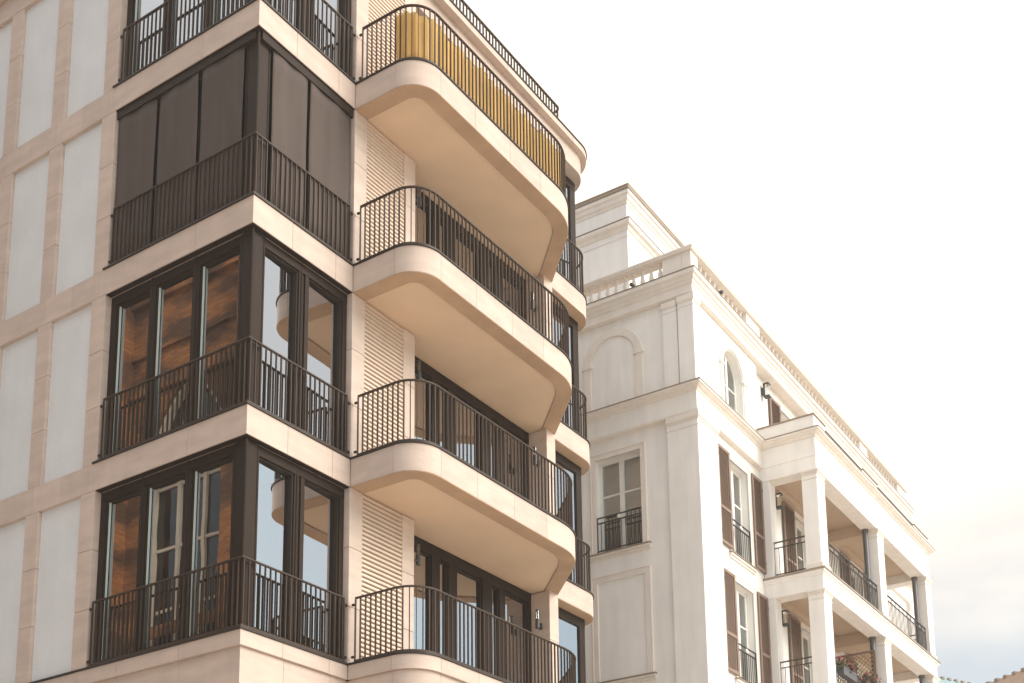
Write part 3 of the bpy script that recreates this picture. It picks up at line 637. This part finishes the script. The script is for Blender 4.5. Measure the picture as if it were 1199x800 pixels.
for zb,zt in ((5.785,8.266),(2.785,5.257),(-.215,2.257)):
    for i,(a,b) in enumerate(COLX):
        m = MB(); m.box(a+.004,b-.004,-D+.004,-D+.395,zb,zt-.002); c = pb(m, 'column', WHITE, bevel=.012)
        ring = [(a,-D+.395),(a,-D),(b,-D),(b,-D+.395)]
        m = MB()
        for p,q,o in ((zt-.235,zt-.205,.012),(zt-.13,zt-.09,.015),(zt-.088,zt-.055,.035),(zt-.053,zt-.004,.055)):
            m.sweep(ring, [(o,p),(o,q),(-.05,q),(-.05,p)]); 
        pb(m, 'capital', TRIM, c, bevel=.006)
        m = MB(); m.sweep(ring, [(.03,zb+.002),(.03,zb+.12),(.01,zb+.15),(-.05,zb+.15),(-.05,zb+.002)]); pb(m, 'column_base', TRIM, c)
    # engaged pilaster at the wall
    m = MB(); m.box(XP+.004,XP+.35,-.16,W-.003,zb,zt-.004); pl = pb(m, 'engaged_pilaster', WHITE, bevel=.01)
    m = MB(); m.tube((7.80,-D+.30,zb),(7.80,-D+.30,zt-.0),.072,16); m.tube((7.80,-D+.30,zt-.07),(7.80,-D+.30,zt-.001),.09,16); m.tube((7.80,-D+.30,zb+1.0),(7.80,-D+.30,zb+1.05),.082,16); pb(m, 'drainpipe', PIPE, smooth=True)
    m = MB(); m.tube((12.07,-D+.30,zb),(12.07,-D+.30,zt-.0),.072,16); m.tube((12.07,-D+.30,zt-.07),(12.07,-D+.30,zt-.001),.09,16); m.tube((12.07,-D+.30,zb+1.0),(12.07,-D+.30,zb+1.05),.082,16); pb(m, 'drainpipe', PIPE, smooth=True)
    m = MB(); m.tube((4.13,-D+.36,zb),(4.13,-D+.36,zt),.028,10); pb(m, 'rain_pipe', PIPE, smooth=True)
    # iron railings between the columns
    def irail(path):
        m = MB(); m.rail(path,.04,zb+.88,zb+.905); r = pb(m, 'balcony_railing', IRON)
        m = MB(); m.rail(path,.028,zb+.74,zb+.76); m.rail(path,.028,zb+.07,zb+.09); pb(m, 'cross_rail', IRON, r)
        m = MB(); m.bars(path,.115,.014,.014,zb+.09,zb+.74)
        L = plen(path); n = max(2,round(L/.345))
        for i in range(n+1):
            p,t = at(path,min(L-1e-3,L*i/n+1e-4)); m.tube((p.x,p.y,zb),(p.x,p.y,zb+.88),.011,8)
        pb(m, 'bars', IRON, r)
    irail([(XP+.09,-.16),(XP+.09,-D+.39)])
    irail([(4.06,-D+.12),(7.90,-D+.12)]); irail([(8.40,-D+.12),(12.17,-D+.12)])
    irail([(XE-.09,-D+.39),(XE-.09,W)])
# parapet over the portico: solid lengths with open rails between
for a,b in ((XP-.0,4.32),(7.0,8.19),(11.35,XE)):
    m = MB()
    if a == XP: m.sweep([(XP-.0,W+.1),(XP,-D-.0),(b,-D)],[(.0,9.29),(.0,9.66),(-.22,9.66),(-.22,9.29)]); q = [(XP,W+.1),(XP,-D),(b,-D)]
    elif b == XE: m.sweep([(a,-D),(XE,-D),(XE,W+.1)],[(.0,9.29),(.0,9.60),(-.22,9.60),(-.22,9.29)]); q = [(a,-D),(XE,-D),(XE,W+.1)]
    else: m.sweep([(a,-D),(b,-D)],[(.0,9.29),(.0,9.60),(-.22,9.60),(-.22,9.29)]); q = [(a,-D),(b,-D)]
    zt = 9.66 if a == XP else 9.60
    p = pb(m, 'parapet', WHITE, bevel=.005)
    m = MB(); m.sweep(q,[(.03,zt+.002),(.03,zt+.03),(-.25,zt+.03),(-.25,zt+.002)]); pb(m, 'parapet_cap', LEAD, p)
for a,b in ((4.32,7.0),(8.19,11.35)):
    m = MB()
    for z in (9.32,9.42,9.52,9.60): m.box(a,b,-D+.03,-D+.06,z,z+.04)
    for i in range(5): x = a+(b-a)*(i+.5)/5; m.box(x-.02,x+.02,-D+.061,-D+.10,9.27,9.645)
    pb(m, 'parapet_rail', IRON)
# ---- roof balustrade
ZB0, ZB1 = 12.12, 12.56
m = MB(); RP = [(-.0,YB),(-.0,-.0),(XF-.3,-.0),(XF-.3,YB)]
m.sweep(RP,[(.0,12.062),(.0,ZB0),(-.26,ZB0),(-.26,12.062)])
bal = pb(m, 'roof_balustrade', TRIM, bevel=.006)
m = MB(); m.sweep(RP,[(.05,ZB1),(.05,ZB1+.03),(.07,ZB1+.045),(.07,ZB1+.09),(-.31,ZB1+.09),(-.31,ZB1)]); pb(m, 'top_rail', TRIM, bal, bevel=.006)
piers = [(.02-.0,.26,-.0,.74),(-.0,.36,-.0,.24),(3.05,3.84,.0,.24),(6.6,6.9,.0,.24),(11.2,11.85,.0,.24),(14.6,XF-.3,.0,.24)]
for x0,x1,y0,y1 in [(.01,.25,.245,.74),(.005,.36,.005,.24)]+[(a,b,.01,.24) for a,b in ((3.05,3.84),(11.2,11.85),(14.75,XF-.31))]+[(.01,.25,a,b) for a,b in ((3.3,3.9),(6.4,7.0),(9.4,10.0))]:
    m = MB(); m.box(x0,x1,y0,y1,ZB0+.001,ZB1-.001); pb(m, 'pedestal', TRIM, bal, bevel=.004)
prof = [(.060,0),(.060,.035),(.042,.045),(.036,.07),(.055,.12),(.060,.16),(.050,.22),(.034,.30),(.030,.35),(.042,.365),(.042,.385),(.055,.395),(.055,.438)]
m = MB(); m.lathe(0,0,[(r,z+ZB0+.001+G) for r,z in prof],10)
first = m.build('baluster', TRIM, bal, smooth=True)
def runs(a,b): n = round((b-a)/.243); return [a+(b-a)*(i+.5)/n for i in range(n)]
spots = [(x,.125) for a,b in ((.36,3.05),(3.84,11.2),(11.85,14.75)) for x in runs(a,b)] + [(.13,y) for a,b in ((.74,3.3),(3.9,6.4)) for y in runs(a,b)]
for i,(x,y) in enumerate(spots):
    o = first if i == 0 else first.copy()
    if i: C.objects.link(o); o.parent = bal
    o.location = (x,y,0)
m = MB(); m.box(.3,XF-.35,.3,YB,11.9,12.05); pb(m, 'roof_slab', LEAD)
# ---- attic storey above the balustrade
ax, ay = 1.62, 2.50
ap = [(ax,YB-.5),(ax,ay),(9.5,ay),(9.5,YB-.5)]
m = MB(); m.prism([(ax,ay),(9.5,ay),(9.5,YB-.5),(ax,YB-.5)],12.06,16.0); at_ = pb(m, 'attic_storey', WHITE)
m = MB(); m.sweep(ap,[(-.1,15.70),(.02,15.70),(.03,15.76),(.07,15.80),(.08,15.90),(.12,15.92),(.12,16.02),(-.1,16.02)]); pb(m, 'attic_cornice', TRIM, at_, bevel=.006)
m = MB(); m.sweep(ap,[(.14,16.022),(.15,16.05),(.13,16.09),(.15,16.14),(-.1,16.16),(-.1,16.022)]); pb(m, 'metal_gutter', LEAD, at_)
m = MB(); m.sweep(ap,[(-.1,14.94),(.02,14.96),(.05,15.0),(.06,15.06),(.12,15.08),(.14,15.13),(.14,15.18),(-.1,15.19)]); st = pb(m, 'string_cornice', TRIM, at_, bevel=.006)
m = MB(); m.sweep(ap,[(.15,15.192),(.15,15.21),(-.1,15.22),(-.1,15.192)]); pb(m, 'metal_flashing', LEAD, at_)
m = MB(); m.sweep(ap,[(-.1,14.78),(.012,14.78),(.018,14.81),(-.1,14.82)]); pb(m, 'fillet', TRIM, at_)
m = MB(); m.box(.46,XF-.1,YB-.2,YB-.1,-G,12.0); m.box(XF-.36,XF-.01,.46,YB,-G,11.5); pb(m, 'rear_wall', WHITE)
# wall lanterns of the classical house (world placed)
cy, sy = math.cos(YAW), math.sin(YAW)
def loc(x,y,z): return (12.0242+cy*x-sy*y, -1.0723+sy*x+cy*y, z+G)
def lantern(x,y,z,label):
    e = empty('wall_lantern', label, 'wall lamp', loc(x,y,z), YAW, 'lanterns on the balcony walls')
    m = MB(); m.box(-.075,.075,-.10,-.06,-.19,.19); m.box(-.075,.075,-.22,-.10,-.19,-.15); m.box(-.075,.075,-.22,-.10,.15,.19); m.build('lamp_body', LAMPB, e, bevel=.004)
    m = MB(); m.box(-.06,.06,-.205,-.11,-.148,.148); m.build('glass_box', OPAL, e)
    m = MB(); m.box(-.05,.05,-.062,.0,-.08,.08); m.build('bracket', LAMPB, e)
lantern(4.40,W-.002,8.08,'dark box wall lantern on the upper columned balcony')
lantern(4.40,W-.002,5.02,'dark box wall lantern on the lower columned balcony')
lantern(4.40,W+.158,11.12,'box wall lantern beside the top storey shutters under the roof cornice')
def spot(x,y,z,rz,label):
    e = empty('roof_floodlight', label, 'floodlight', loc(x,y,z), YAW+rz)
    m = MB(); m.tube((0,-.02,.06),(0,-.17,.03),.035,12,.045); m.build('lamp_head', LAMPB, e, smooth=True)
    m = MB(); m.box(-.012,.012,-.06,.0,.0,.065); m.build('bracket', LAMPB, e)
spot(-.02,1.46,12.06,-PI/2,'small dark floodlight on the roof cornice below the left balusters')
spot(1.25,-.02,12.06,0,'small floodlight on the roof cornice near the building corner')
# flower boxes and lattice on the lower columned balcony
def flower_box(x0,x1,label):
    e = empty('flower_box', label, 'flower box', loc((x0+x1)/2,-D+.10,3.42), YAW, 'flower boxes on the lower columned balcony')
    w = (x1-x0)/2
    m = MB(); m.add([(-w+.03,-.10,0),(w-.03,-.10,0),(w-.03,.06,0),(-w+.03,.06,0),(-w,-.13,.2),(w,-.13,.2),(w,.08,.2),(-w,.08,.2)],[(3,2,1,0),(4,5,6,7),(0,1,5,4),(1,2,6,5),(2,3,7,6),(3,0,4,7)]); m.build('planter', BOXM, e, bevel=.008)
    def bits(n,s,zlo,zhi,sp):
        m = MB()
        for _ in range(n):
            c = Vector((random.uniform(-w*1.05,w*1.05),random.gauss(-.04,sp),random.uniform(zlo,zhi)))
            if c.x**2/(w*1.1)**2+((c.z-.25)/.3)**2 > 1.1: continue
            a = Vector((random.gauss(0,1),random.gauss(0,1),random.gauss(0,1))).normalized(); b = a.orthogonal().normalized(); q = s*random.uniform(.6,1.3)
            m.add([c-a*q,c+b*q*.5+a*q*.1,c+a*q,c-b*q*.5],[(0,1,2,3)])
        return m
    bits(380,.045,.12,.42,.08).build('foliage', LEAF, e)
    bits(170,.036,.16,.52,.09).build('blossoms', PETAL, e)
flower_box(4.55,5.50,'flower box with pink red blossoms nearest the first column on the lower columned balcony')
flower_box(6.20,7.15,'flower box with pink red blossoms beside the drainpipe on the lower columned balcony')
e = empty('lattice_screen', 'brown diamond lattice screen on the lower columned balcony behind the flower boxes', 'lattice screen', loc(7.62,-.58,2.80), YAW)
m = MB(); hw, hh = .62, 2.05
m.box(-.02,.02,-hw,-hw+.05,0,hh); m.box(-.02,.02,hw-.05,hw,0,hh); m.box(-.02,.02,-hw+.05,hw-.05,hh-.05,hh); m.box(-.02,.02,-hw+.05,hw-.05,0,.05); m.build('screen_frame', SHUT, e)
m = MB(); stp = .115
for s in (-1,1):
    c = -hh
    while c < hh*2:
        pts = []
        for i in range(41):
            y = -hw+.05+(2*hw-.1)*i/40; z = c+s*y
            if .05 < z < hh-.05: pts.append((y,z))
        if len(pts) > 2:
            a, b = pts[0], pts[-1]; x = .006*s; w_ = .013
            m.add([(x-.005,a[0],a[1]-w_),(x-.005,b[0],b[1]-w_),(x-.005,b[0],b[1]+w_),(x-.005,a[0],a[1]+w_),(x+.005,a[0],a[1]-w_),(x+.005,b[0],b[1]-w_),(x+.005,b[0],b[1]+w_),(x+.005,a[0],a[1]+w_)],
                  [(3,2,1,0),(4,5,6,7),(0,1,5,4),(1,2,6,5),(2,3,7,6),(3,0,4,7)])
        c += stp
m.build('lattice', WOOD, e)

# ================================================================== FAR HOUSES, CHURCH, STREET
CAM = Vector((-11.7267,-12.7759,-5.3304+G)); F = 1511.178; PIT, ROL, AZ = .1933,-.024,.5505; PX, PY = 697.633, 938.916
fwd = Vector((math.cos(AZ)*math.cos(PIT), math.sin(AZ)*math.cos(PIT), math.sin(PIT))); rt = Vector((math.sin(AZ),-math.cos(AZ),0)); up = rt.cross(fwd)
r2 = rt*math.cos(ROL)+up*math.sin(ROL); u2 = up*math.cos(ROL)-rt*math.sin(ROL)
def house(name, label, roofm, x, y, wx, wy, he, hr, rz, dormer=False):
    e = empty(name, label, 'house', (x,y,0), rz, None)
    m = MB(); m.box(-wx,wx,-wy,wy,0,he); m.add([(-wx,-wy,he),(-wx,wy,he),(-wx,0,hr-.1),(wx,-wy,he),(wx,wy,he),(wx,0,hr-.1)],[(0,1,2),(3,5,4),(0,3,4,1),(0,2,5,3),(1,4,5,2)]); m.build('wall', HOUSEW, e)
    m = MB(); o = .5; t = .18
    for s in (-1,1):
        k = (hr-he)/wy; y1 = s*(wy+o); z1 = he-k*o
        m.add([(-wx-o,0,hr),(wx+o,0,hr),(wx+o,y1,z1),(-wx-o,y1,z1),(-wx-o,0,hr+t),(wx+o,0,hr+t),(wx+o,y1,z1+t),(-wx-o,y1,z1+t)],[(0,1,2,3),(7,6,5,4),(0,4,5,1),(1,5,6,2),(2,6,7,3),(3,7,4,0)])
    r = m.build('roof', roofm, e)
    m = MB()
    n = int(2*wx/.5)
    for i in range(n+1):
        x0 = -wx+2*wx*i/n; m.box(x0-.09,x0+.09,-.12,.12,hr+t-.1,hr+t+.035)
    m.build('ridge_caps', SHUT, r)
    for s in (-1,1):
        for fl in range(3):
            for i in range(4):
                cx = -wx+2*wx*(i+.5)/4; z = 1.2+fl*3.2
                if z+1.7 > he: continue
                m = MB(); m.box(cx-.55,cx+.55,min(s*wy-.05,s*wy+.05),max(s*wy-.05,s*wy+.05),z,z+1.7); w = m.build('window', WHITEP, e)
                m = MB(); m.box(cx-.46,cx+.46,min(s*(wy+.03),s*(wy+.06)),max(s*(wy+.03),s*(wy+.06)),z+.09,z+1.61); m.build('pane', GLASSB, w)
    return e
house('far_house', 'distant house with grey green ridged roof at the bottom right edge', TEAL, 48.0,5.9,5.5,3.2,15.6,19.42,math.radians(-24.2))
house('far_house', 'distant house with brown tiled roof at the bottom right corner', TILE, 38.9,-2.75,4.6,2.9,12.95,16.12,math.radians(56.6))
# brick church across the street, seen in the left facade's window panes
ch = empty('brick_church', 'red brick church with pointed windows mirrored in the dark corner window panes', 'church', (-12.5,6,0))
CH = 28.0
def gothic(c,w,z0,zs,n=10):
    R = 2*w; l = [(c-w,z0)]; 
    for i in range(n+1): a = PI-i*(PI/3)/n; l.append((c+w+R*math.cos(a), zs+R*math.sin(a)))
    for i in range(1,n+1): a = PI/3-i*(PI/3)/n; l.append((c-w+R*math.cos(a), zs+R*math.sin(a)))
    l.append((c+w,z0)); return l
TFC = lambda u,z,d: (-d,u,z)
m = MB(); cs = [4.2,10.6,17.0,23.4]; edges = [0,7.4,13.8,20.2,28]
for c,a,b in zip(cs,edges,edges[1:]):
    w = 1.7; g = gothic(c,w,9.0,19.5)
    m.plate([(a,0),(c-w,0),(c-w,CH),(a,CH)],TFC,0,.8); m.plate([(c+w,0),(b,0),(b,CH),(c+w,CH)],TFC,0,.8); m.plate([(c-w,0),(c+w,0),(c+w,9.0),(c-w,9.0)],TFC,0,.8)
    m.wallface([(u,CH) for u,z in g[1:-1]], g[1:-1], TFC, 0, .8)
m.box(-14,-.81,0,.8,0,CH); m.box(-14,-.81,27.2,28,0,CH); m.box(-14,-13.2,.81,27.19,0,CH)
m.build('wall', BRICK, ch)
for u in edges:
    m = MB(); m.box(.001,1.0,u-.55,u+.55,0,20); m.box(.001,.65,u-.5,u+.5,20.01,25.2); m.add([(.001,u-.5,25.2),(.65,u-.5,25.2),(.65,u+.5,25.2),(.001,u+.5,25.2),(.3,u,27.4)],[(3,2,1,0),(0,1,4),(1,2,4),(2,3,4),(3,0,4)]); m.build('buttress', BRICK, ch)
m = MB()
for z,p in ((7.9,.18),(14.1,.10),(19.4,.12),(22.2,.16),(23.6,.10),(25.4,.15),(26.0,.30),(26.6,.45)): m.box(.001,p,.0,28,z,z+.35)
m.build('string_course', BRICK, ch)
for c in cs:
    m = MB(); g = gothic(c,1.7,9.0,19.5); gi = [(c+(u-c)*.93, z-.12 if z>9.1 else z) for u,z in g]
    m.wallface(g,gi,TFC,.10,.55)
    for s in (-.57,.57): m.plate([(c+s-.07,9),(c+s+.07,9),(c+s+.07,20.6),(c+s-.07,20.6)],TFC,.25,.45)
    for z in (11,13,15,17,19): m.plate([(c-1.6,z),(c+1.6,z),(c+1.6,z+.09),(c-1.6,z+.09)],TFC,.29,.41)
    w = m.build('tracery', CHSTONE, ch)
    m = MB(); m.plate(gothic(c,1.6,9.0,19.5),TFC,.34,.36); m.build('pane', DARKGL, w)
m = MB(); m.add([(-14.2,-.3,CH),(.2,-.3,CH),(.2,28.3,CH),(-14.2,28.3,CH),(-7,3,CH+5),(-7,25,CH+5)],[(3,2,1,0),(0,1,4),(1,2,5,4),(2,3,5),(3,0,4,5)]); m.build('roof', TILE, ch)
# ground
m = MB(); m.add([(-900,-900,0),(900,-900,0),(900,900,0),(-900,900,0)],[(0,1,2,3)]); o = m.build('ground', GROUND); o['kind'] = 'structure'

# ================================================================== CAMERA, LIGHT, SKY
sc = bpy.context.scene
cam = bpy.data.cameras.new('camera'); co = bpy.data.objects.new('camera', cam); C.objects.link(co); sc.camera = co
cam.sensor_fit = 'HORIZONTAL'; cam.sensor_width = 36; cam.lens = F/1199*36; cam.clip_end = 3000; cam.clip_start = .1
cam.shift_x = -(PX-599.5)/1199; cam.shift_y = (PY-400)/1199
from mathutils import Matrix
co.matrix_world = Matrix.Translation(CAM) @ Matrix((r2,u2,-fwd)).transposed().to_4x4()

SUN = Vector((.28,-.86,0)).normalized(); EL = math.radians(33); SD = Vector((SUN.x*math.cos(EL),SUN.y*math.cos(EL),math.sin(EL)))
l = bpy.data.lights.new('sun','SUN'); l.energy = 2.2; l.angle = math.radians(40); l.color = (1,.92,.83)
lo = bpy.data.objects.new('sun', l); C.objects.link(lo); lo.rotation_euler = SD.to_track_quat('Z','Y').to_euler(); lo.location = (0,0,60)

wd = bpy.data.worlds.new('World'); sc.world = wd; wd.use_nodes = True; nt = wd.node_tree; L = nt.links.new
bg = nt.nodes['Background']; bg.inputs['Strength'].default_value = .076
sky = nd(nt,'ShaderNodeTexSky'); sky.sky_type = 'NISHITA'; sky.sun_disc = False; sky.sun_elevation = EL; sky.sun_rotation = math.atan2(SUN.x,SUN.y); sky.air_density = 1; sky.dust_density = 2.5
tc = nd(nt,'ShaderNodeTexCoord'); mp = nd(nt,'ShaderNodeMapping'); mp.inputs['Scale'].default_value = (2.2,2.2,6.5); mp.inputs['Location'].default_value = (.3,.1,.25)
L(tc.outputs['Generated'],mp.inputs['Vector'])
n1 = nd(nt,'ShaderNodeTexNoise'); n1.inputs['Scale'].default_value = 1.5; n1.inputs['Detail'].default_value = 5; n1.inputs['Roughness'].default_value = .5; L(mp.outputs[0],n1.inputs['Vector'])
sx = nd(nt,'ShaderNodeSeparateXYZ'); L(tc.outputs['Generated'],sx.inputs[0])
el = nd(nt,'ShaderNodeMapRange'); el.inputs['From Min'].default_value = .27; el.inputs['From Max'].default_value = .60; el.inputs['To Min'].default_value = -.36; el.inputs['To Max'].default_value = .5; L(sx.outputs[2],el.inputs['Value'])
ad = nd(nt,'ShaderNodeMath',operation='ADD'); L(n1.outputs['Fac'],ad.inputs[0]); L(el.outputs[0],ad.inputs[1])
cr = nd(nt,'ShaderNodeMapRange'); cr.interpolation_type = 'SMOOTHSTEP'; cr.inputs['From Min'].default_value = .14; cr.inputs['From Max'].default_value = .80; cr.inputs['To Min'].default_value = .35; cr.inputs['To Max'].default_value = .97; L(ad.outputs[0],cr.inputs['Value'])
mx = nd(nt,'ShaderNodeMix',data_type='RGBA'); L(cr.outputs[0],mx.inputs[0]); vm = nd(nt,'ShaderNodeVectorMath',operation='MULTIPLY'); vm.inputs[1].default_value = (.78,1.06,1.10); L(sky.outputs[0],vm.inputs[0]); L(vm.outputs[0],mx.inputs[6]); 
gv = nd(nt,'ShaderNodeVectorMath',operation='DOT_PRODUCT'); gv.inputs[1].default_value = (.80,.25,.545); L(tc.outputs['Generated'],gv.inputs[0])
gr = nd(nt,'ShaderNodeMapRange'); gr.interpolation_type = 'SMOOTHSTEP'; gr.inputs['From Min'].default_value = .90; gr.inputs['From Max'].default_value = 1.0; L(gv.outputs['Value'],gr.inputs['Value'])
n2 = nd(nt,'ShaderNodeTexNoise'); n2.inputs['Scale'].default_value = 2.6; n2.inputs['Detail'].default_value = 6; L(mp.outputs[0],n2.inputs['Vector'])
cl = nd(nt,'ShaderNodeMix',data_type='RGBA'); L(n2.outputs['Fac'],cl.inputs[0]); cl.inputs[6].default_value = (6.2,6.4,6.5,1); cl.inputs[7].default_value = (7.5,7.55,7.55,1)
# an overcast sky is brightest overhead
ze = nd(nt,'ShaderNodeMapRange'); ze.interpolation_type = 'SMOOTHSTEP'; ze.inputs['From Min'].default_value = .62; ze.inputs['From Max'].default_value = .95; ze.inputs['To Min'].default_value = 1.0; ze.inputs['To Max'].default_value = 2.0; L(sx.outputs[2],ze.inputs['Value'])
zs = nd(nt,'ShaderNodeVectorMath',operation='SCALE'); L(cl.outputs[2],zs.inputs[0]); L(ze.outputs[0],zs.inputs['Scale'])
cw = nd(nt,'ShaderNodeMix',data_type='RGBA'); L(gr.outputs[0],cw.inputs[0]); L(zs.outputs[0],cw.inputs[6]); cw.inputs[7].default_value = (11.0,9.4,7.6,1)
L(cw.outputs[2],mx.inputs[7])
L(mx.outputs[2],bg.inputs['Color'])
vs = sc.view_settings; vs.view_transform = 'Standard'; vs.look = 'None'; vs.exposure = 0.94; vs.gamma = 1; vs.use_curve_mapping = False
sc.render.engine = 'CYCLES'; sc.cycles.max_bounces = 10; sc.cycles.transparent_max_bounces = 12; sc.cycles.use_denoising = True

# thin warm air between the camera and the far roofs
m = MB(); m.box(-60,140,-60,120,-1.0,48.0); hz = m.build('haze', STONE); hz['kind'] = 'stuff'
hm = bpy.data.materials.new('haze_air'); hm.use_nodes = True; ht = hm.node_tree; ht.nodes.clear()
ho = nd(ht,'ShaderNodeOutputMaterial'); pv = nd(ht,'ShaderNodeVolumePrincipled'); pv.inputs['Color'].default_value = (1,.96,.92,1); pv.inputs['Density'].default_value = .0008; pv.inputs['Anisotropy'].default_value = .0
ht.links.new(pv.outputs[0], ho.inputs['Volume']); hz.data.materials.clear(); hz.data.materials.append(hm)
sc.cycles.volume_bounces = 1
